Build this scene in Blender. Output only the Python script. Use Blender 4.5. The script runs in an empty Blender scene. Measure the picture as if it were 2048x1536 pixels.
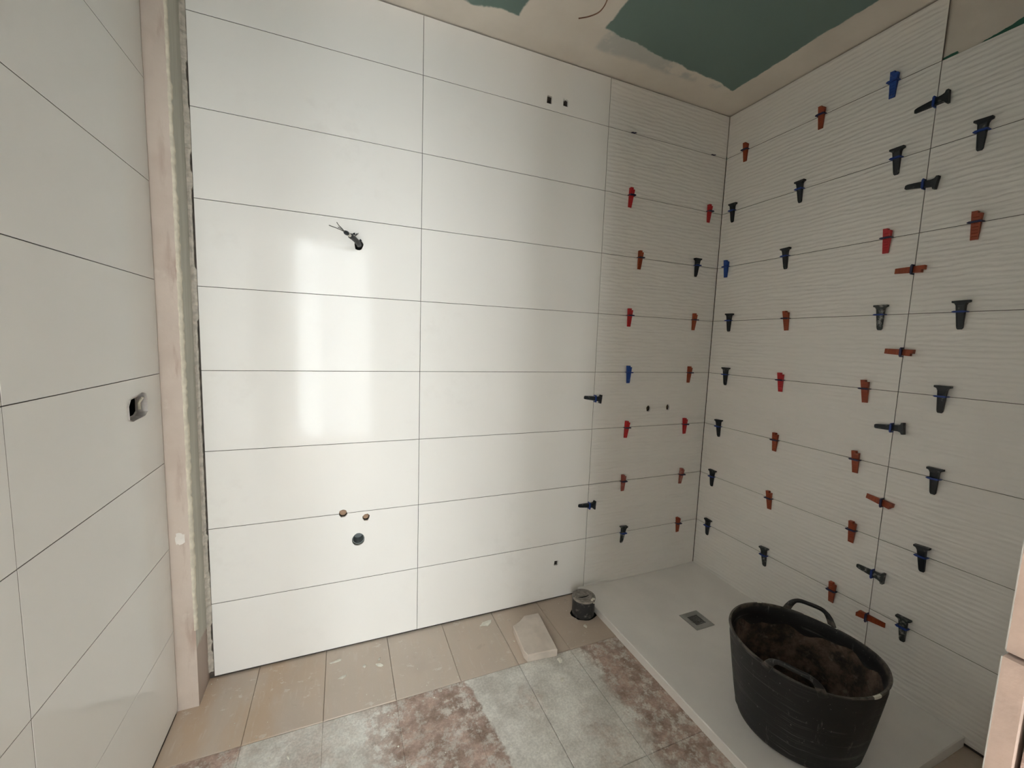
import bpy, bmesh, math, random
from mathutils import Matrix, Vector
from math import sin, cos, pi, radians

random.seed(7)
scene = bpy.context.scene
COL = scene.collection

# ------------------------------------------------------------------ camera
FPX = 822.1
CAMR = ((0.92421781, -0.3803104, 0.03443022),      # right
        (-0.00767902, -0.10865451, -0.99404991),   # down
        (0.38178852, 0.91845424, -0.10334084))     # forward
CAMC = Vector((-2.001, -1.7958, 1.344))
cam_d = bpy.data.cameras.new('camera')
cam_d.sensor_fit = 'HORIZONTAL'
cam_d.sensor_width = 36.0
cam_d.lens = FPX / 2048 * 36.0
cam_d.clip_start = 0.01
cam = bpy.data.objects.new('camera', cam_d)
COL.objects.link(cam)
r, dn, fw = (Vector(v) for v in CAMR)
cam.matrix_world = Matrix(((r.x, -dn.x, -fw.x, CAMC.x), (r.y, -dn.y, -fw.y, CAMC.y),
                           (r.z, -dn.z, -fw.z, CAMC.z), (0, 0, 0, 1)))
scene.camera = cam

# ------------------------------------------------------------------ world, light, exposure
world = bpy.data.worlds.new('overcast_sky')
scene.world = world
world.use_nodes = True
bg = world.node_tree.nodes['Background']
bg.inputs['Color'].default_value = (0.955, 1.0, 0.995, 1)
bg.inputs['Strength'].default_value = 17.2
portal_d = bpy.data.lights.new('window_portal', 'AREA')
portal_d.shape = 'RECTANGLE'
portal_d.size, portal_d.size_y = 1.55, 2.55
portal_d.cycles.is_portal = True
portal = bpy.data.objects.new('window_portal', portal_d)
COL.objects.link(portal)
portal.location = (-2.375, -4.12, 1.275)
portal.rotation_euler = (radians(90), 0, 0)
vs = scene.view_settings
vs.view_transform = 'Standard'
vs.look = 'None'
vs.exposure = 0.0
vs.gamma = 1.0
vs.use_curve_mapping = False
scene.cycles.max_bounces = 10
scene.cycles.diffuse_bounces = 7
scene.cycles.glossy_bounces = 4
scene.cycles.use_adaptive_sampling = True
scene.cycles.adaptive_threshold = 0.2
scene.cycles.adaptive_min_samples = 16
scene.cycles.use_denoising = True
scene.cycles.caustics_reflective = False
scene.cycles.sample_clamp_indirect = 40.0


# ------------------------------------------------------------------ node helpers
class NT:
    def __init__(self, name):
        self.m = bpy.data.materials.new(name)
        self.m.use_nodes = True
        self.t = self.m.node_tree
        self.b = self.t.nodes['Principled BSDF']
        self.pos = None

    def n(self, typ, **kw):
        nd = self.t.nodes.new(typ)
        for k, v in kw.items():
            setattr(nd, k, v)
        return nd

    def link(self, a, b):
        self.t.links.new(a, b)

    def put(self, sock, v):
        if isinstance(v, bpy.types.NodeSocket):
            self.link(v, sock)
        elif isinstance(v, (tuple, list)):
            sock.default_value = (*v, 1) if len(v) == 3 and sock.type == 'RGBA' else v
        else:
            sock.default_value = v

    def math(self, op, a, b=0.0, clamp=False):
        nd = self.n('ShaderNodeMath', operation=op, use_clamp=clamp)
        self.put(nd.inputs[0], a)
        self.put(nd.inputs[1], b)
        return nd.outputs[0]

    def position(self):
        if self.pos is None:
            g = self.n('ShaderNodeNewGeometry')
            s = self.n('ShaderNodeSeparateXYZ')
            self.link(g.outputs['Position'], s.inputs[0])
            self.pos = (g.outputs['Position'], s.outputs[0], s.outputs[1], s.outputs[2])
        return self.pos

    def objco(self):
        return self.n('ShaderNodeTexCoord').outputs['Object']

    def mapped(self, vec, scale):
        nd = self.n('ShaderNodeMapping')
        self.link(vec, nd.inputs['Vector'])
        nd.inputs['Scale'].default_value = scale
        return nd.outputs[0]

    def noise(self, vec, scale, detail=4, rough=0.55, dist=0.0):
        nd = self.n('ShaderNodeTexNoise')
        if vec is not None:
            self.link(vec, nd.inputs['Vector'])
        nd.inputs['Scale'].default_value = scale
        nd.inputs['Detail'].default_value = detail
        nd.inputs['Roughness'].default_value = rough
        nd.inputs['Distortion'].default_value = dist
        return nd.outputs['Fac']

    def ramp(self, fac, lo, hi, a=0.0, b=1.0, interp='SMOOTHSTEP'):
        nd = self.n('ShaderNodeMapRange', interpolation_type=interp)
        self.put(nd.inputs['Value'], fac)
        nd.inputs['From Min'].default_value = lo
        nd.inputs['From Max'].default_value = hi
        nd.inputs['To Min'].default_value = a
        nd.inputs['To Max'].default_value = b
        return nd.outputs[0]

    def mix(self, fac, a, b):
        nd = self.n('ShaderNodeMix', data_type='RGBA')
        self.put(nd.inputs[0], fac)
        self.put(nd.inputs[6], a)
        self.put(nd.inputs[7], b)
        return nd.outputs[2]

    def bump(self, h, strength=0.3, dist=0.01):
        nd = self.n('ShaderNodeBump')
        self.put(nd.inputs['Height'], h)
        nd.inputs['Strength'].default_value = strength
        nd.inputs['Distance'].default_value = dist
        self.link(nd.outputs[0], self.b.inputs['Normal'])

    def set(self, color=None, rough=None, metal=None, spec=None):
        if color is not None:
            self.put(self.b.inputs['Base Color'], color)
        if rough is not None:
            self.put(self.b.inputs['Roughness'], rough)
        if metal is not None:
            self.put(self.b.inputs['Metallic'], metal)
        if spec is not None:
            self.put(self.b.inputs['Specular IOR Level'], spec)
        return self.m


def plain(name, c, rough=0.6, metal=0.0, var=0.0, scale=20, spec=None, bump=0.0):
    n = NT(name)
    if var or bump:
        f = n.noise(n.objco(), scale, 5)
        if var:
            d = tuple(max(0, x * (1 - var)) for x in c)
            l = tuple(min(1, x * (1 + var)) for x in c)
            n.set(color=n.mix(n.ramp(f, .3, .7), d, l))
        else:
            n.set(color=c)
        if bump:
            n.bump(f, bump, 0.004)
    else:
        n.set(color=c)
    return n.set(rough=rough, metal=metal, spec=spec)


M = {}


def build_materials():
    # glossy plain wall tile with dusty smears
    n = NT('white_gloss_tile')
    P = n.position()
    f = n.noise(P[0], 2.2, 3, .6)
    g = n.noise(P[0], 14, 3, .65)
    dust = n.math('MULTIPLY', n.ramp(f, .5, .75), n.ramp(g, .45, .7))
    n.set(color=n.mix(n.math('MULTIPLY', dust, .35), (.83, .815, .785), (.70, .675, .64)),
          rough=n.math('ADD', n.ramp(g, .35, .7, .07, .11), n.math('MULTIPLY', dust, .16)), spec=.20)
    M['tile'] = n.m
    # satin relief tile: wavering horizontal ripples
    n = NT('white_ripple_tile')
    P = n.position()
    s = n.n('ShaderNodeCombineXYZ')
    n.link(n.math('ADD', P[1], P[2]), s.inputs[0])
    n.link(P[3], s.inputs[2])
    w1 = n.noise(n.mapped(s.outputs[0], (7.0, 1, 24.0)), 1.0, 3, .5)
    w2 = n.noise(n.mapped(s.outputs[0], (16.0, 1, 55.0)), 1.0, 2, .5)
    ph = n.math('ADD', n.math('MULTIPLY', P[3], 2 * pi / 0.019), n.math('MULTIPLY', w1, 10.5))
    wave = n.math('MULTIPLY', n.math('ADD', n.math('SINE', ph), 1.0), 0.5)
    h = n.math('ADD', n.math('MULTIPLY', n.math('MULTIPLY', wave, n.ramp(w2, .3, .6, .55, 1.0)), .8), n.math('MULTIPLY', w2, .8))
    n.bump(h, 0.66, 0.0024)
    n.set(color=(.83, .815, .785), rough=.32)
    M['ripple'] = n.m
    M['tile_side'] = plain('grey_tile_side', (.22, .205, .185), .9)
    M['tile_edge'] = plain('tile_biscuit_pink', (.335, .25, .21), .8, var=.08, scale=60, bump=.2)
    # bedding adhesive behind tiles, seen in the joints
    M['adhesive'] = plain('grey_brown_adhesive', (.085, .072, .06), .95, var=.4, scale=25, bump=.5)
    # right wall substrate: skim coat with a strip of green board
    n = NT('skimmed_green_board')
    P = n.position()
    q = n.noise(P[0], 9, 5, .6)
    zz = n.math('ADD', P[3], n.math('MULTIPLY', n.math('SUBTRACT', q, .5), .03))
    far = n.ramp(P[2], -1.005, -.985, 1, 0)
    near = n.ramp(P[2], -.945, -.935, 0, 1)
    grow = n.ramp(P[2], -1.15, -.98, .034, .006)
    up = n.math('ADD', n.math('MULTIPLY', far, grow), n.math('MULTIPLY', near, .012))
    above = n.math('LESS_THAN', zz, n.math('ADD', 2.402, up))
    mask = n.math('MULTIPLY', above, n.math('ADD', far, near, True))
    skim = n.mix(n.ramp(n.noise(P[0], 5, 5), .35, .65), (.62, .57, .51), (.70, .65, .58))
    low = n.math('LESS_THAN', P[3], 2.395)
    c = n.mix(mask, skim, (.045, .15, .11))
    n.set(color=n.mix(low, c, (.085, .072, .06)), rough=.9)
    M['right_sub'] = n.m
    # ceiling: green moisture board with joint compound bands
    n = NT('green_board_ceiling')
    P = n.position()
    q = n.math('MULTIPLY', n.math('SUBTRACT', n.noise(P[0], 4.5, 6, .6), .5), .10)
    q2 = n.math('MULTIPLY', n.math('SUBTRACT', n.noise(P[0], 22, 4, .6), .5), .018)
    X = n.math('ADD', P[1], n.math('ADD', n.math('MULTIPLY', q, .35), q2))
    Y = n.math('ADD', P[2], n.math('ADD', n.math('MULTIPLY', q, .8), q2))
    gx = n.ramp(X, -.187, -.178, 1, 0)
    # back band widens towards the cross band
    lim = n.ramp(P[1], -1.0, -.2, -.245, -.165, 'LINEAR')
    gy = n.ramp(n.math('SUBTRACT', Y, lim), -.006, .003, 1, 0)
    cross = n.math('MULTIPLY', n.ramp(X, -1.345, -1.335, 0, 1), n.ramp(X, -1.005, -.995, 1, 0))
    gl = n.ramp(Y, -.150, -.138, 1, 0)
    isl = n.math('LESS_THAN', P[1], -1.17)
    gyy = n.math('ADD', n.math('MULTIPLY', isl, gl), n.math('MULTIPLY', n.math('SUBTRACT', 1.0, isl), gy))
    green = n.math('MULTIPLY', n.math('MULTIPLY', gx, gyy), n.math('SUBTRACT', 1.0, cross))
    thin = n.math('MULTIPLY', n.ramp(Y, -.115, -.15, 0, 1), n.ramp(n.noise(P[0], 4, 5, .6), .42, .52))
    thin = n.math('MULTIPLY', n.math('MULTIPLY', thin, gx), n.ramp(X, -.99, -.96, 0, 1))
    comp = n.mix(n.ramp(n.noise(P[0], 3, 5), .3, .7), (.66, .61, .545), (.74, .69, .62))
    comp = n.mix(n.math('MULTIPLY', thin, .6), comp, (.38, .42, .42))
    n.set(color=n.mix(green, comp, (.165, .235, .215)), rough=.85, spec=.2)
    n.bump(n.math('ADD', n.math('MULTIPLY', green, -1.0), n.noise(P[0], 30, 3)), .25, .003)
    M['ceiling'] = n.m
    # left pilaster: pink gypsum with water stains
    n = NT('pink_gypsum')
    P = n.position()
    st = n.math('MULTIPLY', n.ramp(n.noise(n.mapped(P[0], (30, 1, 5.5)), 1, 4), .52, .7),
                n.ramp(P[1], -2.535, -2.505, 0, 1))
    lt = n.ramp(n.noise(P[0], 16, 4), .62, .72)
    c = n.mix(n.ramp(n.noise(P[0], 7, 5), .3, .7), (.55, .465, .405), (.62, .535, .47))
    c = n.mix(n.math('MULTIPLY', st, .55), c, (.36, .25, .20))
    n.set(color=n.mix(n.math('MULTIPLY', lt, .3), c, (.72, .66, .58)), rough=.92, spec=.2)
    n.bump(n.noise(P[0], 60, 4), .25, .004)
    M['gypsum'] = n.m
    # return of the pilaster: grey-green paint, bare plaster near the floor
    n = NT('grey_paint_return')
    P = n.position()
    zb = n.math('ADD', P[3], n.math('MULTIPLY', n.noise(P[0], 25, 3), .05))
    bare = n.ramp(zb, .235, .245, 1, 0)
    c = n.mix(n.ramp(n.noise(n.mapped(P[0], (1, 60, 3)), 1, 4), .35, .7), (.48, .465, .40), (.56, .545, .475))
    sc = n.math('GREATER_THAN', n.noise(n.mapped(P[0], (1, 120, 7)), 1, 3), .67)
    c = n.mix(n.math('MULTIPLY', sc, .45), c, (.60, .58, .51))
    n.set(color=n.mix(bare, c, (.43, .35, .30)), rough=.75)
    M['return'] = n.m
    M['cream'] = plain('cream_filler', (.66, .61, .50), .9, var=.12, scale=40, bump=.6)
    M['dab'] = plain('white_plaster_dab', (.78, .74, .69), .9, var=.05)
    M['seam'] = plain('beige_mortar', (.48, .44, .38), .95, var=.2, scale=50, bump=.4)
    M['plaster_white'] = plain('white_plaster', (.72, .69, .65), .9, var=.05, scale=3)
    # beige marble floor
    n = NT('beige_stone_floor')
    P = n.position()
    oi = n.n('ShaderNodeObjectInfo')
    a = n.mix(oi.outputs['Random'], (.55, .465, .385), (.59, .515, .445))
    v = n.ramp(n.noise(n.mapped(P[0], (14, 2.2, 1)), 1, 5, .6, 1.0), .38, .68)
    c = n.mix(n.math('MULTIPLY', v, .4), a, (.62, .50, .405))
    leftw = n.math('MULTIPLY', n.ramp(P[1], -2.3, -2.0, .8, 0), n.ramp(n.noise(n.mapped(P[0], (9, 3, 1)), 1, 4), .35, .6))
    c = n.mix(leftw, c, (.55, .41, .29))
    c = n.mix(n.math('MULTIPLY', n.ramp(n.noise(P[0], 4, 5), .45, .7), .5), c, (.52, .455, .40))
    spl = n.math('MULTIPLY', n.ramp(n.noise(n.mapped(P[0], (1, 1.6, 1)), 26, 5, .7), .58, .66), n.ramp(n.noise(P[0], 5, 2), .42, .58))
    c = n.mix(n.math('MULTIPLY', spl, .75), c, (.70, .66, .60))
    scr = n.ramp(n.noise(n.mapped(P[0], (60, 9, 1)), 1, 4, .65), .58, .68)
    c = n.mix(n.math('MULTIPLY', scr, .35), c, (.66, .60, .54))
    dk = n.math('MULTIPLY', n.ramp(n.noise(P[0], 19, 4, .65), .64, .72), n.ramp(P[1], -1.5, -.9, .15, .4))
    c = n.mix(dk, c, (.26, .20, .155))
    c = n.mix(n.ramp(P[1], -1.35, -1.1, 0, .6), c, (.43, .35, .28))
    n.set(color=c, rough=n.ramp(n.noise(P[0], 8, 4), .3, .7, .5, .8))
    n.bump(n.noise(P[0], 70, 4), .12, .004)
    M['stone'] = n.m
    # second floor zone: clay and cement residue
    n = NT('cement_residue_floor')
    P = n.position()
    big = n.noise(P[0], 4.5, 6, .62)
    fine = n.noise(P[0], 30, 7, .74)
    x = n.math('ADD', P[1], n.math('MULTIPLY', n.math('SUBTRACT', n.noise(P[0], 9, 5, .65), .5), .22))
    # cement slab: from x=-1.52 to about x=-1.02
    edge = n.math('ADD', P[1], n.math('MULTIPLY', P[2], .147))
    edge = n.math('ADD', edge, n.math('MULTIPLY', n.math('SUBTRACT', n.noise(P[0], 13, 5), .5), .05))
    slab = n.math('MULTIPLY', n.ramp(edge, -1.612, -1.596, 0, 1), n.ramp(x, -1.08, -.98, 1, 0))
    lft = n.math('MULTIPLY', n.ramp(x, -1.98, -1.82, 1, 0), n.ramp(n.math('ADD', P[1], n.math('MULTIPLY', P[2], -.04)), -2.31, -2.295, 0, 1))
    spots = n.ramp(fine, .46, .62)
    grime = n.math('MULTIPLY', n.ramp(big, .50, .68), .7)
    cem = n.math('ADD', n.math('MULTIPLY', slab, .95), n.math('ADD', n.math('MULTIPLY', lft, .8), n.math('MULTIPLY', spots, .7)), True)
    cem = n.math('SUBTRACT', cem, n.math('MULTIPLY', grime, n.ramp(fine, .38, .6)), True)
    clay = n.mix(n.ramp(n.noise(P[0], 11, 6, .7), .35, .68), (.29, .215, .175), (.56, .42, .36))
    clay = n.mix(n.ramp(fine, .45, .7, 0, .55), clay, (.64, .58, .53))
    gray = n.mix(n.ramp(n.noise(P[0], 6, 6, .65), .35, .66), (.56, .54, .50), (.80, .79, .745))
    gr = n.ramp(n.noise(P[0], 130, 4, .75), .36, .66, .88, 1.10)
    cc = n.mix(cem, clay, gray)
    vm = n.n('ShaderNodeVectorMath', operation='SCALE')
    n.link(cc, vm.inputs[0])
    n.link(gr, vm.inputs['Scale'])
    n.set(color=vm.outputs[0], rough=.92, spec=.25)
    n.bump(n.math('ADD', n.math('MULTIPLY', fine, .6), n.math('MULTIPLY', cem, -.3)), .45, .007)
    M['residue'] = n.m
    M['dark_bed'] = plain('dark_mortar_bed', (.26, .21, .17), .95, var=.3)
    M['tray'] = plain('white_resin_tray', (.82, .80, .78), .45, var=.03, scale=6)
    M['steel'] = plain('brushed_steel', (.42, .43, .42), .42, 0.85, var=.12, scale=9)
    M['black'] = plain('recess_shade_black', (.006, .006, .006), .95, spec=.1)  # black colour standing in for the shade inside recesses
    M['chip'] = plain('pale_mortar_chip', (.70, .68, .60), .9, var=.12, scale=60)
    M['slab'] = plain('limestone_offcut', (.66, .585, .52), .8, var=.07, scale=18, bump=.15)
    M['copper'] = plain('brown_plug', (.30, .19, .12), .6, var=.2, scale=50)
    M['pvc'] = plain('grey_pvc', (.17, .19, .19), .45, var=.15, scale=30)
    M['box'] = plain('grey_wall_box', (.46, .43, .41), .75, var=.15, scale=40)
    M['brass'] = plain('dull_brass', (.20, .16, .09), .5, .6, var=.3, scale=80)
    M['brick'] = plain('clay_brick', (.42, .235, .165), .95, var=.25, scale=30, bump=.5)
    # mottled adhesive and brick of the door jamb
    n = NT('rough_jamb')
    P = n.position()
    c = n.mix(n.ramp(n.noise(P[0], 45, 4, .6), .4, .62), (.05, .038, .032), (.30, .21, .18))
    c = n.mix(n.ramp(n.noise(P[0], 70, 3), .6, .7), c, (.22, .24, .10))
    n.set(color=c, rough=.95)
    n.bump(n.noise(P[0], 60, 5), .8, .01)
    M['jamb'] = n.m
    M['window_frame'] = plain('white_lacquer', (.8, .8, .78), .4)
    M['wire_brown'] = plain('brown_wire', (.16, .075, .04), .5)
    M['wire_grey'] = plain('bare_grey_wire', (.14, .135, .12), .45, .3)
    n = NT('black_rubber_pipe')
    P = n.position()
    d = n.ramp(n.noise(P[0], 45, 5, .7), .55, .68)
    n.set(color=n.mix(n.math('MULTIPLY', d, .45), (.022, .023, .025), (.42, .40, .35)), rough=.5)
    M['pipe'] = n.m
    n = NT('dusty_grey_cap')
    P = n.position()
    n.set(color=n.mix(n.ramp(n.noise(P[0], 60, 4), .35, .7), (.19, .175, .155), (.33, .30, .27)), rough=.7)
    M['cap'] = n.m
    # wedges
    def wedge(name, c, dirt=.25, dc=(.55, .52, .46), rough=.38, lo=.6, hi=.7):
        n = NT(name)
        oi = n.n('ShaderNodeObjectInfo')
        v = n.n('ShaderNodeVectorMath', operation='ADD')
        n.link(n.objco(), v.inputs[0])
        n.link(oi.outputs['Location'], v.inputs[1])
        f = n.ramp(n.noise(v.outputs[0], 55, 4, .6), lo, hi)
        n.set(color=n.mix(n.math('MULTIPLY', f, dirt), c, dc), rough=rough)
        return n.m
    M['red'] = wedge('red_plastic', (.46, .012, .018), .15)
    M['orange'] = wedge('orange_plastic', (.29, .048, .012), .22, (.5, .3, .2))
    M['pale_red'] = wedge('dusty_red_plastic', (.33, .075, .055), .45, (.5, .38, .32), lo=.45)
    M['blue'] = wedge('blue_plastic', (.012, .060, .30), .15)
    M['blackp'] = wedge('black_plastic', (.012, .016, .020), .25, (.40, .40, .34))
    M['greyp'] = wedge('cement_dusted_black_plastic', (.022, .028, .028), .7, (.45, .45, .41), lo=.5)
    M['clip'] = plain('navy_clip', (.012, .012, .060), .4)
    M['clip_blue'] = plain('cobalt_clip', (.010, .042, .24), .4)
    # rubber tub
    n = NT('black_tub_rubber')
    P = n.position()
    scr = n.ramp(n.noise(n.mapped(P[0], (25, 25, 5)), 1, 6, .75), .60, .70)
    spk = n.ramp(n.noise(P[0], 120, 3, .6), .68, .73)
    lines = n.ramp(n.noise(n.mapped(P[0], (4, 4, 150)), 1, 3), .55, .68)
    band = n.ramp(n.noise(P[0], 5, 3), .45, .62)
    c = n.mix(n.math('MULTIPLY', scr, .34), (.011, .011, .012), (.42, .38, .36))
    lip = n.math('MULTIPLY', n.math('MULTIPLY', n.ramp(P[3], .318, .331, 0, 1), n.ramp(P[3], .338, .343, 1, 0)), n.ramp(n.noise(P[0], 40, 4), .3, .6))
    c = n.mix(n.math('MULTIPLY', lip, .24), c, (.40, .34, .27))
    c = n.mix(n.math('MULTIPLY', n.math('MULTIPLY', lines, band), .24), c, (.40, .38, .36))
    c = n.mix(n.math('MULTIPLY', spk, .35), c, (.50, .48, .44))
    n.set(color=c, rough=.5)
    n.bump(n.noise(n.mapped(P[0], (10, 10, 90)), 1, 4), .25, .003)
    M['tub'] = n.m
    n = NT('dried_brown_mortar')
    P = n.position()
    c = n.mix(n.ramp(n.noise(P[0], 16, 6, .7), .35, .68), (.035, .028, .022), (.17, .115, .085))
    c = n.mix(n.ramp(n.noise(P[0], 30, 5, .7), .55, .72, 0, .5), c, (.30, .25, .20))
    c = n.mix(n.ramp(n.noise(P[0], 9, 4), .58, .68, 0, .85), c, (.016, .016, .016))
    n.set(color=c, rough=.9)
    n.bump(n.noise(P[0], 45, 5), .6, .006)
    M['crust'] = n.m


build_materials()


# ------------------------------------------------------------------ mesh helpers
def mesh(name, verts, faces, mats, idx=None, smooth=False):
    me = bpy.data.meshes.new(name)
    me.from_pydata([tuple(v) for v in verts], [], faces)
    for m in (mats if isinstance(mats, (list, tuple)) else [mats]):
        me.materials.append(m)
    if idx:
        me.polygons.foreach_set('material_index', idx)
    if smooth:
        me.polygons.foreach_set('use_smooth', [True] * len(me.polygons))
    me.update()
    return me


def link(name, data, parent=None, loc=(0, 0, 0), rot=(0, 0, 0)):
    o = bpy.data.objects.new(name, data)
    COL.objects.link(o)
    o.location = loc
    o.rotation_euler = rot
    if parent is not None:
        o.parent = parent
    return o


def tag(o, label=None, cat=None, group=None, kind=None):
    for k, v in (('label', label), ('category', cat), ('group', group), ('kind', kind)):
        if v:
            o[k] = v
    return o


class MB:
    def __init__(self):
        self.v, self.f, self.i = [], [], []

    def add(self, verts, faces, mi=0):
        k = len(self.v)
        self.v += [Vector(p) for p in verts]
        self.f += [tuple(a + k for a in f) for f in faces]
        self.i += [mi] * len(faces)

    def box(self, a, b, mi=0):
        x0, y0, z0 = (min(p, q) for p, q in zip(a, b))
        x1, y1, z1 = (max(p, q) for p, q in zip(a, b))
        self.add([(x0, y0, z0), (x1, y0, z0), (x1, y1, z0), (x0, y1, z0),
                  (x0, y0, z1), (x1, y0, z1), (x1, y1, z1), (x0, y1, z1)],
                 [(0, 3, 2, 1), (4, 5, 6, 7), (0, 1, 5, 4), (1, 2, 6, 5), (2, 3, 7, 6), (3, 0, 4, 7)], mi)

    def tube(self, pts, rad, n=8, mi=0, cap=True):
        pts = [Vector(p) for p in pts]
        k = len(pts)
        rad = rad if isinstance(rad, (list, tuple)) else [rad] * k
        up = Vector((0.13, 0.21, 0.97))
        vs = []
        for i, p in enumerate(pts):
            t = (pts[min(i + 1, k - 1)] - pts[max(i - 1, 0)]).normalized()
            a = t.cross(up)
            if a.length < 1e-3:
                a = t.cross(Vector((1, 0, 0)))
            a.normalize()
            b = t.cross(a)
            up = b.cross(t) * 1.0 if False else up
            for j in range(n):
                th = 2 * pi * j / n
                vs.append(p + (a * cos(th) + b * sin(th)) * rad[i])
        fs = []
        for i in range(k - 1):
            for j in range(n):
                fs.append((i * n + j, i * n + (j + 1) % n, (i + 1) * n + (j + 1) % n, (i + 1) * n + j))
        if cap:
            fs.append(tuple(reversed(range(n))))
            fs.append(tuple((k - 1) * n + j for j in range(n)))
        self.add(vs, fs, mi)

    def lathe(self, prof, n=24, c=(0, 0), mi=0, cap0=False, cap1=False, sx=1.0, sy=1.0):
        vs = []
        for (r_, z) in prof:
            for j in range(n):
                th = 2 * pi * j / n
                vs.append((c[0] + r_ * cos(th) * sx, c[1] + r_ * sin(th) * sy, z))
        fs = []
        for i in range(len(prof) - 1):
            for j in range(n):
                fs.append((i * n + j, i * n + (j + 1) % n, (i + 1) * n + (j + 1) % n, (i + 1) * n + j))
        if cap0:
            fs.append(tuple(reversed(range(n))))
        if cap1:
            fs.append(tuple((len(prof) - 1) * n + j for j in range(n)))
        self.add(vs, fs, mi)

    def mesh(self, name, mats, smooth=False):
        me = mesh(name, self.v, self.f, mats, self.i, smooth)
        return me

    def obj(self, name, mats, parent=None, loc=(0, 0, 0), rot=(0, 0, 0), smooth=False):
        return link(name, self.mesh(name, mats, smooth), parent, loc, rot)


def autosmooth(o, deg=35):
    me = o.data
    bm = bmesh.new()
    bm.from_mesh(me)
    bmesh.ops.recalc_face_normals(bm, faces=bm.faces)
    for e in bm.edges:
        e.smooth = len(e.link_faces) == 2 and e.calc_face_angle(0) < radians(deg)
    for f in bm.faces:
        f.smooth = True
    bm.to_mesh(me)
    bm.free()
    return o


def ray(u, v):
    a, b = (u - 1024) / FPX, (v - 768) / FPX
    return r * a + dn * b + fw


def on_plane(u, v, ax, val):
    d = ray(u, v)
    return CAMC + d * ((val - CAMC[ax]) / d[ax])


def cut(objs, cutters):
    """subtract cutter meshes (world space) from objects, for real holes"""
    cos_ = []
    for me in cutters:
        c = link('cutter', me)
        cos_.append(c)
    for o in objs:
        if o.data.users > 1:
            o.data = o.data.copy()
        for c in cos_:
            md = o.modifiers.new('hole', 'BOOLEAN')
            md.operation = 'DIFFERENCE'
            md.solver = 'EXACT'
            md.object = c
    bpy.context.view_layer.update()
    dg = bpy.context.evaluated_depsgraph_get()
    news = [(o, bpy.data.meshes.new_from_object(o.evaluated_get(dg))) for o in objs]
    for o, me in news:
        o.modifiers.clear()
        o.data = me
    for c in cos_:
        me = c.data
        bpy.data.objects.remove(c)
        bpy.data.meshes.remove(me)


# ------------------------------------------------------------------ the room shell
ZF = -0.008            # floor level
ZC = 2.627             # ceiling level
XL = -2.55             # left tile face
XP = -2.4885           # pilaster return
YP = -0.123            # pilaster face
XT = -0.791            # plain / relief tile boundary
XJ = -1.689            # joint on the back wall
YR = -0.9006           # joint on the right wall
YF = -1.716            # front wall tile face
XD0, XD1 = -2.475, -1.70  # door opening
ZD = 2.07
TH = 0.009
G = 0.0009             # half a joint
HALLY = -4.0

def shell(name, boxes, mat, label=None):
    b = MB()
    for a, c in boxes:
        b.box(a, c)
    return tag(b.obj(name, mat), label, None, None, 'structure')

wall_back = shell('wall_back', [((-2.75, .0105, -.1), (.15, .15, 2.75))], M['adhesive'],
                  'white tiled back wall of the bathroom')
wall_right = shell('wall_right', [((.0105, -1.85, -.1), (.15, .0105, 2.75))], M['right_sub'],
                   'right shower wall of white relief tiles')
wall_left = shell('wall_left', [((-2.75, -1.85, -.1), (XL - .0105, .0105, 2.75))], M['adhesive'],
                  'left bathroom wall of plain white tiles')
floor_ = shell('floor', [((-2.75, -1.85, -.12), (.15, .15, ZF - .012))], M['dark_bed'],
               'bathroom floor of old stone tiles with cement residue')
ceiling = shell('ceiling', [((-2.75, -1.85, ZC), (.15, .15, 2.78))], M['ceiling'],
                'green plasterboard ceiling with pale joint compound bands')
wall_front = shell('wall_front', [((XD1, -1.85, -.1), (.15, YF - TH - .002, 2.75)),
                                  ((-2.75, -1.85, -.1), (XD0, YF - TH - .002, 2.75)),
                                  ((XD0, -1.85, ZD), (XD1, YF - TH - .002, 2.75))], M['jamb'],
                   'front wall stub with raw tile edges at the door opening')

# the room behind the camera that the daylight comes through
shell('floor_hall', [((-3.7, HALLY - .15, -.12), (-.3, -1.85, ZF))], M['stone'], 'stone floor of the room outside the bathroom')
shell('ceiling_hall', [((-3.7, HALLY - .15, ZC), (-.3, -1.85, 2.78))], M['plaster_white'], 'white ceiling of the room outside')
shell('wall_hall_left', [((-3.85, HALLY - .15, -.1), (-3.7, -1.85, 2.75))], M['plaster_white'], 'white plaster wall of the room outside')
shell('wall_hall_right', [((-.3, HALLY - .15, -.1), (-.15, -1.85, 2.75))], M['plaster_white'], 'white plaster side wall outside the bathroom')
WX0, WX1, WZ = -3.15, -1.60, 2.55
shell('wall_hall_rear', [((-3.7, HALLY - .15, -.1), (WX0, HALLY, 2.75)), ((WX1, HALLY - .15, -.1), (-.3, HALLY, 2.75)),
                         ((WX0, HALLY - .15, WZ), (WX1, HALLY, 2.75))], M['plaster_white'], 'rear wall with the balcony door opening')
b = MB()
b.box((WX0, HALLY - .09, ZF), (WX0 + .05, HALLY - .03, WZ))
b.box((WX1 - .05, HALLY - .09, ZF), (WX1, HALLY - .03, WZ))
b.box((WX0 + .05, HALLY - .09, WZ - .05), (WX1 - .05, HALLY - .03, WZ))
b.box((-2.80, HALLY - .09, ZF), (-2.515, HALLY - .03, WZ - .05))  # wide unseen pier added to block daylight and shape its reflection
tag(b.obj('window_1', M['window_frame']), 'white frame of the balcony door behind the camera with an added light-blocking pier', None, None, 'structure')
v, f = [], []  # unseen voile added to dim daylight from the right half of the opening
for i in range(61):
    x = -2.25 + i * .66 / 60
    y = HALLY + .05 + .018 * sin(i * .95) + .008 * sin(i * 2.3)
    v += [(x, y, .03), (x, y, 2.58)]
f = [(2 * i, 2 * i + 2, 2 * i + 3, 2 * i + 1) for i in range(60)]
cn = NT('daylight_filter')
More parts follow.
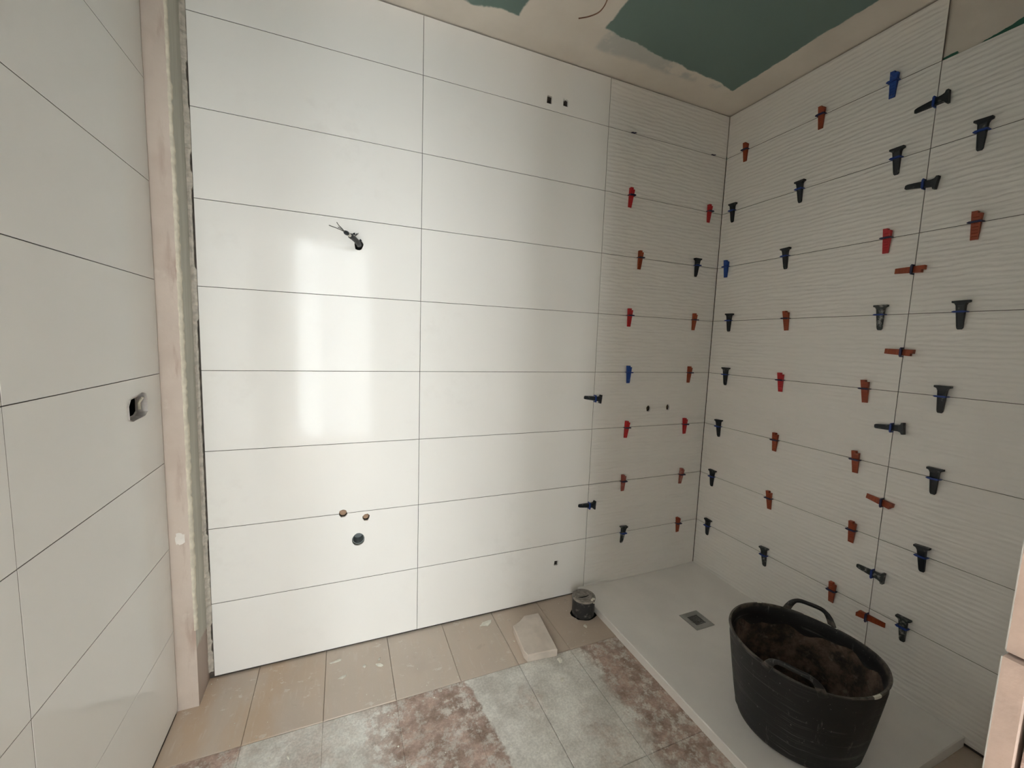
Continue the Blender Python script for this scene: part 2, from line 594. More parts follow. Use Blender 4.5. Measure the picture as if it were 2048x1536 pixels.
tb = cn.n('ShaderNodeBsdfTransparent')
tb.inputs[0].default_value = (.62, .62, .62, 1)
tl = cn.n('ShaderNodeBsdfTranslucent')
tl.inputs[0].default_value = (.75, .75, .75, 1)
mx = cn.n('ShaderNodeMixShader')
mx.inputs[0].default_value = .35
cn.link(tb.outputs[0], mx.inputs[1])
cn.link(tl.outputs[0], mx.inputs[2])
cn.link(mx.outputs[0], cn.t.nodes['Material Output'].inputs['Surface'])
tag(link('dimming_curtain', mesh('dimming_curtain', v, f, cn.m, None, True)), 'unseen voile added to dim the right half of the balcony door', 'dimming_curtain')

# ------------------------------------------------------------------ wall tiles
tile_cache = {}

def tile_mesh(w, h, mat, side):
    k = (round(w, 4), round(h, 4), mat.name, side.name)
    if k not in tile_cache:
        c = .0007
        v = []
        for (y, i) in ((TH, 0), (c, 0), (0, c)):
            v += [(i, y, i), (w - i, y, i), (w - i, y, h - i), (i, y, h - i)]
        f = [(3, 2, 1, 0)[::-1]]
        fi = [1]
        for s in (0, 4):
            for j in range(4):
                a, b_ = s + j, s + (j + 1) % 4
                f.append((a, a + 4, b_ + 4, b_))
                fi.append(1 if s == 0 else 0)
        f.append((8, 9, 10, 11))
        fi.append(0)
        me = mesh('tile', v, f, [mat, side], fi)
        bm = bmesh.new()
        bm.from_mesh(me)
        bmesh.ops.recalc_face_normals(bm, faces=bm.faces)
        bm.to_mesh(me)
        bm.free()
        tile_cache[k] = me
    return tile_cache[k]

WALLS = {'back': (0.0, lambda s, z: (s, 0, z)),
         'right': (-pi / 2, lambda s, z: (0, -s, z)),
         'left': (pi / 2, lambda s, z: (XL, s, z)),
         'front': (pi, lambda s, z: (-s, YF, z))}
tiles = {}

def lay(wall, parent, s0, s1, z0, z1, mat, key=None):
    rz, fn = WALLS[wall]
    me = tile_mesh(s1 - s0 - 2 * G, z1 - z0 - 2 * G, mat, M['tile_edge'] if wall == 'front' else M['tile_side'])
    o = link('tile', me, parent, fn(s0 + G, z0 + G), (0, 0, rz))
    # tiny lippage between neighbours
    n_ = {'back': (0, 1, 0), 'right': (1, 0, 0), 'left': (-1, 0, 0), 'front': (0, -1, 0)}[wall]
    d = random.uniform(0, .0005)
    o.location = Vector(o.location) + Vector(n_) * d
    tiles[key] = o
    return o

ROWS = [(.3 * k, .3 * (k + 1)) for k in range(8)] + [(2.4, ZC - .004)]
for k, (z0, z1) in enumerate(ROWS):
    lay('back', wall_back, -2.472, XJ, z0, z1, M['tile'], ('b', 0, k))
    lay('back', wall_back, XJ, XT, z0, z1, M['tile'], ('b', 1, k))
    lay('back', wall_back, XT, -.001, z0, z1, M['ripple'], ('b', 2, k))
    lay('right', wall_right, .001, -YR, z0, z1, M['ripple'], ('r', 0, k))
    if k < 8:
        lay('right', wall_right, -YR, 1.714, z0, z1, M['ripple'], ('r', 1, k))
    lay('left', wall_left, -.803, YP - .003, z0, z1, M['tile'], ('l', 0, k))
    lay('left', wall_left, -1.703, -.803, z0, z1, M['tile'], ('l', 1, k))
    if k < 8:
        lay('front', wall_front, .012, .8, z0, z1, M['tile'], ('f', 0, k))
        lay('front', wall_front, .8, -XD1 + (.004 if z1 < 1.25 else .001), z0, z1, M['tile'], ('f', 1, k))

# ------------------------------------------------------------------ holes in the walls
def prism(cx, cz, pts, wall, depth=.06, out=.02):
    """closed prism through a wall; pts are (s, z) offsets in the wall plane"""
    v, n_ = [], len(pts)
    for d in (-out, depth):
        for (s, z) in pts:
            if wall == 'back':
                v.append((cx + s, d, cz + z))
            else:
                v.append((XL - d, cx + s, cz + z))
    f = [tuple(range(n_)), tuple(range(2 * n_ - 1, n_ - 1, -1))]
    for j in range(n_):
        f.append((j, (j + 1) % n_, n_ + (j + 1) % n_, n_ + j))
    me = mesh('cutter', v, f, [])
    bm = bmesh.new()
    bm.from_mesh(me)
    bmesh.ops.recalc_face_normals(bm, faces=bm.faces)
    bm.to_mesh(me)
    bm.free()
    return me

def rnd_poly(rx, rz, n_=14, jit=.08, sq=0.0):
    out = []
    for j in range(n_):
        th = 2 * pi * (j + .5) / n_
        k = 1 + random.uniform(-jit, jit)
        c_, s_ = cos(th), sin(th)
        if sq:
            m_ = (abs(c_) ** sq + abs(s_) ** sq) ** (-1 / sq)
            c_, s_ = c_ * m_, s_ * m_
        out.append((rx * k * c_, rz * k * s_))
    return out

HOLES = {
    'water_a': (-2.002, .601, rnd_poly(.0165, .0175), [('b', 0, 1), ('b', 0, 2)]),
    'water_b': (-1.911, .572, rnd_poly(.0145, .0145, 8, .12, 3), [('b', 0, 1)]),
    'waste': (-1.942, .478, rnd_poly(.026, .028, 16, .05), [('b', 0, 1)]),
    'cable': (-1.936, 1.702, rnd_poly(.017, .021, 12, .15), [('b', 0, 5)]),
    'sq_a': (-1.118, 2.445, [(-.013, -.017), (.0125, -.0175), (.013, .015), (-.011, .017)], [('b', 1, 8)]),
    'sq_b': (-1.034, 2.453, [(-.012, -.017), (.013, -.018), (.0125, .010), (.004, .013), (-.004, .007), (-.012, .016)], [('b', 1, 8)]),
    'mix_a': (-.428, .999, rnd_poly(.0155, .0175, 12, .06), [('b', 2, 3)]),
    'mix_b': (-.290, 1.001, rnd_poly(.0135, .017, 12, .1), [('b', 2, 3)]),
    'low': (-.969, .192, [(-.012, -.011), (.011, -.013), (.013, .011), (-.009, .013)], [('b', 1, 0)]),
}
by_tile = {}
allc = []
for k, (cx, cz, pts, keys) in HOLES.items():
    for t in keys:
        by_tile.setdefault(t, []).append((cx, cz, pts))
    allc.append((cx, cz, pts))
for t, cs in by_tile.items():
    cut([tiles[t]], [prism(cx, cz, p, 'back', .03) for cx, cz, p in cs])
cut([wall_back], [prism(cx, cz, p, 'back', .075) for cx, cz, p in allc])
lh = [(-.058, -.026), (-.060, .012), (-.046, .030), (-.006, .034), (.034, .040), (.052, .036), (.060, .016),
      (.058, -.020), (.040, -.030), (-.040, -.034)]
LHC = (-.296, 1.115)
cut([tiles[('l', 0, 3)]], [prism(LHC[0], LHC[1], lh, 'left', .03)])
cut([wall_left], [prism(LHC[0], LHC[1], lh, 'left', .09)])

def back_thing(name, k, mb, mats, label, cat, group=None, smooth=True):
    cx, cz = HOLES[k][:2]
    # lathe built along +Z, turned to point out of the back wall (-Y)
    o = mb.obj(name, mats, None, (cx, .012, cz), (pi / 2, 0, 0))
    if smooth:
        autosmooth(o)
    return tag(o, label, cat, group)

def plug(k, r_, depth, mats, label, slot=False):
    b = MB()
    b.lathe([(r_, -.055), (r_, depth), (r_ * .92, depth + .002), (r_ * .5, depth + .0025)], 16, cap0=True, cap1=True)
    return back_thing('pipe_plug', k, b, mats, label, 'pipe plug')

plug('water_a', .0150, -.006, M['copper'], 'round brown water pipe plug on the seam above the grey waste pipe')
plug('water_b', .0125, -.004, M['copper'], 'small rust-coloured pipe plug in the hole right of the other brown plug')
b = MB()
b.lathe([(.0215, -.058), (.0215, .004), (.0245, .004), (.0245, .0005), (.0245, -.058)], 24)
b.lathe([(.0215, -.05), (.0005, -.05)], 24)
back_thing('waste_pipe', 'waste', b, M['pvc'], 'grey plastic basin waste pipe ending flush in the back wall', 'waste pipe')
for k, lab in (('mix_a', 'left one of two brass shower pipe ends in the relief tile'),
               ('mix_b', 'right one of two brass shower pipe ends, nearer the shower corner')):
    b = MB()
    b.lathe([(.0125, -.055), (.0125, -.004), (.0085, -.004), (.0085, -.03), (.0005, -.03)], 16, cap0=True)
    back_thing('shower_pipe', k, b, M['brass'], lab, 'pipe end', 'shower pipe ends')
# wall box behind the left hole
LX = XL - .0105
ring = [(LHC[0] + s * .99, LHC[1] + z * .99) for s, z in lh]
v, f = [], []
for d in (-.004, .021, .024, .075):
    k_ = 1.0 if d < .022 else .90
    for (y, z) in ring:
        v.append((LX + .010 - d, LHC[0] + (y - LHC[0]) * k_, LHC[1] + (z - LHC[1]) * k_))
nn = len(ring)
for i in range(3):
    for j in range(nn):
        f.append((i * nn + j, i * nn + (j + 1) % nn, (i + 1) * nn + (j + 1) % nn, (i + 1) * nn + j))
wb = link('wall_box', mesh('wall_box', v, f, [M['box'], M['black']], [0] * (2 * nn) + [1] * nn))  # deep part coloured black to paint the shade of its depth
tag(wb, 'open grey electrical wall box in the left tiled wall', 'wall box')
back_v = [(LX + .010 - .075, LHC[0] + (y - LHC[0]) * .90, LHC[1] + (z - LHC[1]) * .90) for y, z in ring]
link('back_plate', mesh('back_plate', back_v, [tuple(range(nn))], M['black']), wb)
rp = MB()
rp.tube([(LX + .008, LHC[0] + .043, LHC[1] + .024), (LX - .004, LHC[0] + .049, LHC[1] + .008), (LX - .002, LHC[0] + .046, LHC[1] - .012)], .004, 6)
link('broken_rim', rp.mesh('broken_rim', M['cream']), wb)

# ------------------------------------------------------------------ left pilaster
b = MB()
b.box((XL - .0105, YP, ZF - .01), (XP, .0105, ZC), 0)
pil = b.obj('trim_1', [M['gypsum'], M['return']])
pil.data.polygons.foreach_set('material_index', [0, 0, 0, 1, 0, 0])
tag(pil, 'pink plaster corner pilaster between the left and back walls', None, None, 'structure')
# cream filler ridge along its edge
v, f = [], []
zs = [ZC - .002 - i * .012 for i in range(int((ZC - .27) / .012))]
wp = .012
for i, z in enumerate(zs):
    base = .006 + .012 * min(1, max(0, (2.15 - z) / .5)) * (1 if z > .5 else max(.3, (z - .2) / .3))
    wp = .6 * wp + .4 * (base + random.uniform(-.006, .010) * (1 if z < 2.1 else .4))
    wv = max(.004, wp)
    t = .0022 + random.uniform(0, .0035) * (1.5 if z < 2.1 else .7)
    x0, y0 = XP, YP
    v += [(x0 - .004 - random.uniform(0, .002), y0 - .0012, z), (x0 + .0008, y0 - .0022 - random.uniform(0, .0015), z),
          (x0 + t, y0 + wv * .55, z), (x0 + t * .7, y0 + wv * .9, z), (x0 - .0005, y0 + wv, z)]
for i in range(len(zs) - 1):
    for j in range(4):
        a = i * 5 + j
        f.append((a, a + 1, a + 6, a + 5))
link('filler_ridge', mesh('filler_ridge', v, f, M['cream'], None, True), pil)
# ragged mortar seam between the pilaster and the tile edges
v, f = [], []
nz = 230
gap = .001
for i in range(nz):
    z = .02 + i * (ZC - .03) / nz
    if random.random() < .12:
        gap = random.choice((.0, .0, .0015, .003, .005))
    x1 = -2.4728 - max(0, gap + random.uniform(-.0008, .0008))
    y = .0025 + random.uniform(-.0025, .003)
    v += [(XP - .001, y - .006 - .004 * random.random(), z), ((XP + x1) / 2, y - .002, z + random.uniform(-.003, .003)), (x1, y, z), (x1, .0102, z)]
for i in range(nz - 1):
    for j in range(3):
        a = i * 4 + j
        f.append((a, a + 1, a + 5, a + 4))
dab = MB()
dab.lathe([(.017, 0), (.014, .0012), (.004, .0018)], 11, cap1=True)
for i_, p_ in enumerate(dab.v):
    k_ = 1 + .25 * sin(i_ * 2.1)
    dab.v[i_] = Vector((p_.x * k_ * .8, p_.y * k_ * 1.3, p_.z))
link('plaster_dab', dab.mesh('plaster_dab', M['dab']), pil, (-2.5205, YP, .63), (pi / 2, 0, 0))
link('mortar_seam', mesh('mortar_seam', v, f, M['seam'], None, False), pil)

# ------------------------------------------------------------------ floor tiles
def floor_tile(x0, x1, y0, y1, mat, g=(.0007, .0007), dz=0.0):
    x0, x1, y0, y1 = x0 + g[0], x1 - g[1], y0 + .0006, y1 - .0006
    c = .0015
    b = MB()
    vs = []
    for z, i in ((ZF - .0118, 0), (ZF - c, 0), (ZF, c)):
        vs += [(x0 + i, y0 + i, z + dz), (x1 - i, y0 + i, z + dz), (x1 - i, y1 - i, z + dz), (x0 + i, y1 - i, z + dz)]
    fs = [(3, 2, 1, 0)]
    for s in (0, 4):
        for j in range(4):
            fs.append((s + j, s + (j + 1) % 4, s + 4 + (j + 1) % 4, s + 4 + j))
    fs.append((8, 9, 10, 11))
    b.add(vs, fs)
    return b.obj('floor_tile', mat, floor_)

XS = [-2.553, -2.318, -2.072, -1.822, -1.572, -1.322, -1.073, -.826, -.58]
row1 = {}
for i in range(len(XS) - 2):
    row1[i] = floor_tile(XS[i], XS[i + 1], -.345, .009, M['stone'], dz=random.uniform(-.0012, .0008))
floor_tile(-.826, 0.009, -.345, .009, M['dark_bed'], dz=-.002)
for (y1, y0) in ((-.345, -.845), (-.845, -1.345), (-1.345, -1.849)):
    for i in range(len(XS) - 2):
        floor_tile(XS[i], XS[i + 1], y0, y1, M['residue'], [.0010 if j in (5, 6) else .0001 for j in (i, i + 1)], -.0014 + random.uniform(-.0003, .0003))
    floor_tile(-.826, 0.009, y0, y1, M['stone'] if y0 < -1.2 else M['dark_bed'], dz=-.004)

# ------------------------------------------------------------------ shower tray
TX0, TY0 = -.828, -1.213
DRX, DRY, DRS = -.4055, -.416, .0565
def tray_z(x, y):
    dx = min(1, abs(x - DRX) / .42)
    dy = min(1, abs(y - DRY) / .8)
    e = max(dx, dy)
    return .016 + .012 * e ** 1.5
b = MB()
nx, ny = 14, 20
vs = []
for j in range(ny + 1):
    for i in range(nx + 1):
        x = TX0 + .003 + (-.0008 - TX0 - .003) * i / nx
        y = TY0 + .003 + (-.0008 - TY0 - .003) * j / ny
        vs.append((x, y, tray_z(x, y)))
fs = [(j * (nx + 1) + i, j * (nx + 1) + i + 1, (j + 1) * (nx + 1) + i + 1, (j + 1) * (nx + 1) + i) for j in range(ny) for i in range(nx)]
per = [i for i in range(nx + 1)] + [j * (nx + 1) + nx for j in range(1, ny + 1)] + \
      [ny * (nx + 1) + i for i in range(nx - 1, -1, -1)] + [j * (nx + 1) for j in range(ny - 1, 0, -1)]
base = len(vs)
for p in per:
    x, y, z = vs[p]
    x2 = TX0 if x < TX0 + .01 else x
    y2 = TY0 if y < TY0 + .01 else y
    vs.append((x2, y2, z - .003))
for p in per:
    q = vs[base + per.index(p)]
    vs.append((q[0], q[1], ZF - .0035))
m_ = len(per)
for k in range(m_):
    a, c = per[k], per[(k + 1) % m_]
    fs.append((c, a, base + k, base + (k + 1) % m_))
    fs.append((base + (k + 1) % m_, base + k, base + m_ + k, base + m_ + (k + 1) % m_))
fs.append(tuple(base + m_ + k for k in range(m_)))
b.add(vs, fs)
tray = b.obj('shower_tray', M['tray'])
autosmooth(tray, 25)
tag(tray, 'low white shower tray in the corner under the black tub', 'shower tray')
# drain cover: frame plate with a grid of bars over a thin black plate that paints the shade below
b = MB()
zt = tray_z(DRX, DRY) + .0016
S = DRS
h = .030
b.box((-S, -S, -.003), (S, -h, 0)); b.box((-S, h, -.003), (S, S, 0))
b.box((-S, -h, -.003), (-h, h, 0)); b.box((h, -h, -.003), (S, h, 0))
nb = 8
pitch = 2 * h / nb
for i in range(1, nb):
    b.box((-h, -h + i * pitch - .0009, -.003), (h, -h + i * pitch + .0009, -.0003))
    b.box((-h + i * pitch - .0009, -h, -.003), (-h + i * pitch + .0009, h, -.0003))
dr = link('drain_cover', None, None, (DRX, DRY, zt + .0012))
link('grate', b.mesh('grate', M['steel']), dr)
b = MB()
b.box((-h, -h, -.0026), (h, h, -.0022))
link('sump_shade', b.mesh('sump_shade', M['black']), dr)
tag(dr, 'square steel drain cover with a grid of holes in the shower tray', 'drain')

# ------------------------------------------------------------------ capped soil pipe
PX, PY = -.886, -.150
pp = link('capped_pipe', None, None, (PX, PY, ZF))
R_ = .0555
hole = MB()
hole.lathe([(R_ - .004, .0008), (R_ + .0055, .0008)], 20)
hv = hole.v
for i in range(20, 40):
    k_ = 1 + random.uniform(-.06, .05) + (.10 if i in (29, 30, 38) else 0)
    hv[i] = Vector((hv[i].x * k_, hv[i].y * k_, hv[i].z))
link('cutout_shade', hole.mesh('cutout_shade', M['black']), pp)  # flat black ring painting the shade of the gap around the pipe
b = MB()
b.lathe([(R_ - .003, .0), (R_, .004), (R_, .083), (R_ + .0025, .083), (R_ + .0025, .088)], 32)
autosmooth(link('pipe', b.mesh('pipe', M['pipe']), pp))
b = MB()
b.lathe([(R_ + .003, .085), (R_ + .003, .0915), (R_ + .001, .0935), (R_ - .008, .0935), (R_ - .010, .088), (.0005, .087)], 32)
cp = autosmooth(link('cap', b.mesh('cap', M['cap']), pp))
b = MB()
b.tube([(-.030, .004, .0875), (-.012, -.003, .0878), (.010, -.004, .0878), (.030, .002, .0875)], [.0012, .0024, .0024, .0012], 6)
link('slot', b.mesh('slot', M['black']), cp)
b = MB()
for (x, y, z, s) in ((.030, -.040, .094, .009), (.018, -.046, .093, .007), (.024, -.0555, .084, .006)):
    b.lathe([(s, 0), (s * .8, .003), (s * .2, .0045)], 7, (x, y))
    for i in range(-21, 0):
        b.v[i].z += z - .001
link('mortar_splash', b.mesh('mortar_splash', M['chip']), cp)
tag(pp, 'black capped soil pipe standing beside the shower tray corner', 'pipe')

# ------------------------------------------------------------------ stone offcut and chips
ztop = .026
top = [on_plane(u, v_, 2, ztop) for u, v_ in ((1026, 1251), (1039, 1242), (1048, 1231), (1077, 1225.5), (1115, 1298), (1056, 1310), (1048, 1302))]
bot = [on_plane(u, v_, 2, ZF + .001) for u, v_ in ((1028, 1263), (1040, 1252), (1048, 1242), (1080, 1236), (1114.5, 1308.5), (1055, 1319.5), (1047, 1311))]
cx = sum((p for p in top), Vector()) / 7
v = [p for p in top] + [Vector((p.x, p.y, ZF + .0005)) for p in top]
# bottom follows the top outline, slightly undercut
ins = []
for p in top:
    ins.append(p + (cx - p).normalized() * .003)
v = ins + [Vector((p.x, p.y, ztop - .003)) for p in top] + \
    [Vector((p.x, p.y, ZF + .0005)) + (Vector((cx.x, cx.y, 0)) - Vector((p.x, p.y, 0))).normalized() * .002 for p in top]
f = [tuple(range(7))]
for s in (0, 7):
    for j in range(7):
        f.append((s + j, s + 7 + j, s + 7 + (j + 1) % 7, s + (j + 1) % 7))
f.append(tuple(range(20, 13, -1)))
o = link('stone_offcut', mesh('stone_offcut', v, f, M['slab']))
autosmooth(o, 30)
tag(o, 'thick beige stone offcut with one clipped corner lying on the floor', 'stone piece')

def chip(x, y, sx, sy, h, label, mat='chip', a=None):
    n_ = 7
    v, f = [], []
    a = random.uniform(0, 6) if a is None else a
    for z, k_ in ((0, 1), (h * .6, .95), (h, .55)):
        for j in range(n_):
            th = 2 * pi * j / n_
            rr = k_ * (1 + .35 * sin(j * 2.3 + x * 40))
            px, py = sx * rr * cos(th), sy * rr * sin(th)
            v.append((px * cos(a) - py * sin(a), px * sin(a) + py * cos(a), z + (h * .25 * sin(j) if k_ < .9 else 0)))
    for i in range(2):
        for j in range(n_):
            f.append((i * n_ + j, i * n_ + (j + 1) % n_, (i + 1) * n_ + (j + 1) % n_, (i + 1) * n_ + j))
    f.append(tuple(range(2 * n_, 3 * n_)))
    f.append(tuple(range(n_ - 1, -1, -1)))
    z = ZF + (.0003 if y > -.345 else -.0011)
    return tag(link('mortar_chip', mesh('mortar_chip', v, f, M[mat]), None, (x, y, z)), label, 'mortar chip', 'mortar chips on the floor')

chip(-1.372, -.060, .030, .017, .003, 'largest flat pale flake lying near the back wall left of the stone offcut', a=.5)
chip(-1.868, -.152, .014, .007, .006, 'elongated white chip, right one of two on the beige floor strip', a=-.4)
chip(-1.926, -.137, .009, .007, .006, 'round white chip, left one of two on the beige floor strip')
chip(-1.865, -.118, .007, .005, .005, 'tiny white chip just behind the elongated white chip')
chip(-2.035, -.070, .022, .007, .003, 'thin pale flake close to the foot of the back wall', a=.2)
chip(-1.147, -.385, .012, .012, .008, 'pale lump touching the front right corner of the stone offcut')
chip(-1.190, -.478, .008, .011, .006, 'small pale crumb on the cement in front of the stone offcut')
chip(-2.170, -.441, .008, .005, .005, 'white crumb on the grey cement at the lower left')
chip(-2.010, -.165, .014, .008, .0025, 'faint pale flake in the middle of the beige floor strip')
chip(-.928, -.240, .010, .009, .004, 'small pale crumb in front of the capped black pipe')
chip(-1.290, -.215, .003, .006, .003, 'tiny crumb on the seam left of the stone offcut')
# crumbs nobody could count
b = MB()
for i in range(300):
    if i < 130:
        x, y = random.uniform(-2.5, -.85), random.uniform(-.335, -.01)
        s = random.choice((.0008, .0012, .0018, .0028))
    else:
        x, y = random.uniform(-2.5, -.85), random.uniform(-1.2, -.36)
        s = random.choice((.0015, .002, .003, .004))
    if -1.33 < x < -1.09 and y > -.39:
        continue
    z = ZF + (.0004 if y > -.345 else -.0012)
    pts = [(x + s * random.uniform(.6, 1.3) * cos(t), y + s * random.uniform(.6, 1.3) * sin(t), z) for t in (0, 1.6, 3.2, 4.7)]
    b.add(pts + [(x, y, z + s * random.uniform(.4, 1))], [(0, 1, 4), (1, 2, 4), (2, 3, 4), (3, 0, 4)])
o = b.obj('mortar_crumbs', M['chip'])
tag(o, 'scattered pale mortar crumbs all over the floor', 'crumbs', None, 'stuff')

# ------------------------------------------------------------------ cable sleeve on the back wall, ceiling wire
def bez(pts, n_=8):
    """Catmull-Rom through points"""
    P = [Vector(p) for p in pts]
    P = [P[0] * 2 - P[1]] + P + [P[-1] * 2 - P[-2]]
    out = []
    for i in range(1, len(P) - 2):
        for k in range(n_):
            t = k / n_
            a, b_, c, d = P[i - 1], P[i], P[i + 1], P[i + 2]
            out.append(.5 * ((2 * b_) + (c - a) * t + (2 * a - 5 * b_ + 4 * c - d) * t * t + (3 * b_ - a - 3 * c + d) * t ** 3))
    out.append(P[-2])
    return out

cs = link('cable_stub', None, None, (-1.936, 0, 1.702))
org = Vector((-1.936, 0, 1.702))
path = [(-1.936, .05, 1.702), (-1.935, 0, 1.702), tuple(on_plane(716, 486, 1, -.05)), tuple(on_plane(709, 478, 1, -.09)),
        tuple(on_plane(700, 471, 1, -.125))]
pl = [p - org for p in bez(path, 9)]
b = MB()
b.tube(pl, [.0098 if i % 2 else .0083 for i in range(len(pl))], 10)
sl = autosmooth(link('sleeve', b.mesh('sleeve', M['pipe']), cs), 80)
tip = [on_plane(700, 471, 1, -.125) - org, on_plane(697, 469, 1, -.134) - org, on_plane(694.5, 467, 1, -.142) - org]
b = MB()
b.tube(tip, [.0062, .0062, .0062], 8)
link('tape_band', b.mesh('tape_band', M['chip']), cs)
b = MB()
b.tube([on_plane(695, 467, 1, -.141) - org, on_plane(692, 465.5, 1, -.150) - org, on_plane(690, 464, 1, -.156) - org], [.0075, .0080, .006], 9)
autosmooth(link('tape_end', b.mesh('tape_end', M['blackp']), cs), 60)
for pts in ([(690, 464, -.155), (680, 459, -.175), (670, 455, -.19), (658, 450.5, -.205)],
            [(690, 464, -.155), (684, 457, -.170), (677.5, 450.5, -.185), (673.5, 444.5, -.195)],
            [(690, 463.5, -.155), (683, 458, -.170), (676, 454, -.18)]):
    b = MB()
    b.tube([p - org for p in bez([on_plane(u, v_, 1, y) for u, v_, y in pts], 4)], .0014, 6)
    link('wire', b.mesh('wire', M['wire_grey']), cs)
b = MB()
for (u, v_, y, s) in ((707, 466.5, -.02, .008), (718, 468, -.012, .007), (712, 470, -.03, .009), (721, 480, -.02, .008), (722, 490, -.012, .009)):
    p = on_plane(u, v_, 1, y) - org
    q = [p + Vector((random.uniform(-s, s), random.uniform(-s, s) * .6, random.uniform(-s, s))) for _ in range(6)]
    b.add(q, [(0, 1, 2), (0, 2, 3), (0, 3, 4), (0, 4, 5), (1, 2, 5), (3, 4, 1)])
link('torn_collar', b.mesh('torn_collar', M['blackp']), cs)
tag(cs, 'black cable sleeve with bare wire ends poking out of the back wall', 'cable')

b = MB()
wp_ = [on_plane(1222, -22, 2, ZC + .004), on_plane(1215, -2, 2, 2.607), on_plane(1208, 13, 2, 2.592), on_plane(1197, 25, 2, 2.585),
       on_plane(1178, 33, 2, 2.58), on_plane(1157, 37, 2, 2.578)]
b.tube(bez(wp_, 6), .0022, 8)
o = b.obj('ceiling_wire', M['wire_brown'], smooth=True)
tag(o, 'thin curved brown wire hanging out of the ceiling joint band', 'wire')

# ------------------------------------------------------------------ tile levelling wedges
def flat_wedge_mesh(mat):
    zt0, zh = -.058, .036
    def th(z):
        return .0045 + (.0175 - .0045) * (z - zt0) / (zh - zt0)
    out = [(-.0098, zt0), (.0098, zt0), (.0126, zh - .008), (.0030, zh - .008), (.0024, zh), (-.0128, zh)]
    n_ = len(out)
    v = [(x, -.0008, z) for x, z in out] + [(x, -th(z), z) for x, z in out]
    f = [tuple(range(n_)), tuple(range(2 * n_ - 1, n_ - 1, -1))]
    for j in range(n_):
        f.append((j, (j + 1) % n_, n_ + (j + 1) % n_, n_ + j))
    b = MB()
    b.add(v, f)
    # raised tooth ridges on the ramp
    for i in range(7):
        z = -.048 + i * .0105
        y = -th(z)
        b.add([(-.008, y - .0011, z), (.008, y - .0011, z), (.008, y + .001, z + .005), (-.008, y + .001, z + .005),
               (-.008, y + .001, z - .0012), (.008, y + .001, z - .0012)], [(0, 1, 2, 3), (4, 5, 1, 0)])
    return b.mesh('wedge', mat)

def t_wedge_mesh(mat):
    zt0, zh = -.060, .024
    def th(z):
        return .0045 + (.017 - .0045) * (z - zt0) / (zh - zt0)
    out = [(-.0055, zt0 - .001), (.0055, zt0 - .001), (.0086, zt0 + .004), (.0118, zh), (-.0118, zh), (-.0086, zt0 + .004)]
    n_ = len(out)
    v = [(x, -.0008, z) for x, z in out] + [(x, -th(z), z) for x, z in out]
    f = [tuple(range(n_)), tuple(range(2 * n_ - 1, n_ - 1, -1))]
    for j in range(n_):
        f.append((j, (j + 1) % n_, n_ + (j + 1) % n_, n_ + j))
    b = MB()
    b.add(v, f)
    for s in (-1, 1):
        k = len(b.v)
        a, c = (zt0 + .008, -th(zt0 + .008)), (zh, -th(zh))
        x0, x1 = s * .0055, s * .0085
        x2, x3 = s * .0085, s * .0115
        b.add([(x0, a[1] + .001, a[0]), (x1, a[1] + .001, a[0]), (x1, a[1] - .0018, a[0]), (x0, a[1] - .0018, a[0]),
               (x2, c[1] + .001, c[0]), (x3, c[1] + .001, c[0]), (x3, c[1] - .0018, c[0]), (x2, c[1] - .0018, c[0])],
              [(0, 1, 2, 3), (4, 7, 6, 5), (3, 2, 6, 7), (0, 3, 7, 4), (1, 5, 6, 2)])
    return b.mesh('wedge', mat)

def t_handle_mesh(mat):
    out = [(-.0118, .022), (.0118, .022), (.0150, .029), (.0225, .032), (.0225, .0385), (-.0225, .0385), (-.0225, .032), (-.0150, .029)]
    n_ = len(out)
    v = [(x, -.001, z) for x, z in out] + [(x, -.0185, z) for x, z in out]
    f = [tuple(range(n_)), tuple(range(2 * n_ - 1, n_ - 1, -1))]
    for j in range(n_):
        f.append((j, (j + 1) % n_, n_ + (j + 1) % n_, n_ + j))
    b = MB()
    b.add(v, f)
    return b.mesh('handle', mat)

def clip_mesh(mat):
    b = MB()
    t = .0011
    b.box((-.0155, .004, -t * .6), (.0155, -.0005, t * .6))
    b.box((-.0185, -.0005, -t * 1.6), (-.0136, -.0225, t * 1.6))
    b.box((.0136, -.0005, -t * 1.6), (.0185, -.0225, t * 1.6))
    b.box((-.0150, -.0160, -.0031), (.0150, -.0235, .0031))
    return b.mesh('clip', mat)

def stub_mesh():
    b = MB()
    t = .0011
    b.box((-.012, .004, -t * .6), (.012, -.002, t * .6))
    v = [(-.013, -.002), (.012, -.002), (.016, -.010), (.006, -.012), (.001, -.007), (-.006, -.011), (-.012, -.008)]
    n_ = len(v)
    b.add([(x, y, -t) for x, y in v] + [(x, y, t) for x, y in v],
          [tuple(range(n_)), tuple(range(2 * n_ - 1, n_ - 1, -1))] + [(j, (j + 1) % n_, n_ + (j + 1) % n_, n_ + j) for j in range(n_)])
    return b.mesh('clip', M['clip'])

WM = {'R': flat_wedge_mesh(M['red']), 'O': flat_wedge_mesh(M['orange']), 'P': flat_wedge_mesh(M['pale_red']),
      'B': flat_wedge_mesh(M['blue']), 'K': t_wedge_mesh(M['blackp']), 'G': t_wedge_mesh(M['greyp'])}
HM = {'K': t_handle_mesh(M['blackp']), 'G': t_handle_mesh(M['greyp'])}
CM = clip_mesh(M['clip'])
CB = clip_mesh(M['clip_blue'])
SM = stub_mesh()
CN = {'R': 'bright red', 'O': 'brown-orange', 'P': 'dusty red', 'B': 'blue', 'K': 'black T-headed', 'G': 'cement-smeared T-headed', 'E': 'bare blue'}
ORD = ['first', 'second', 'third', 'fourth', 'fifth', 'sixth', 'seventh', 'eighth']

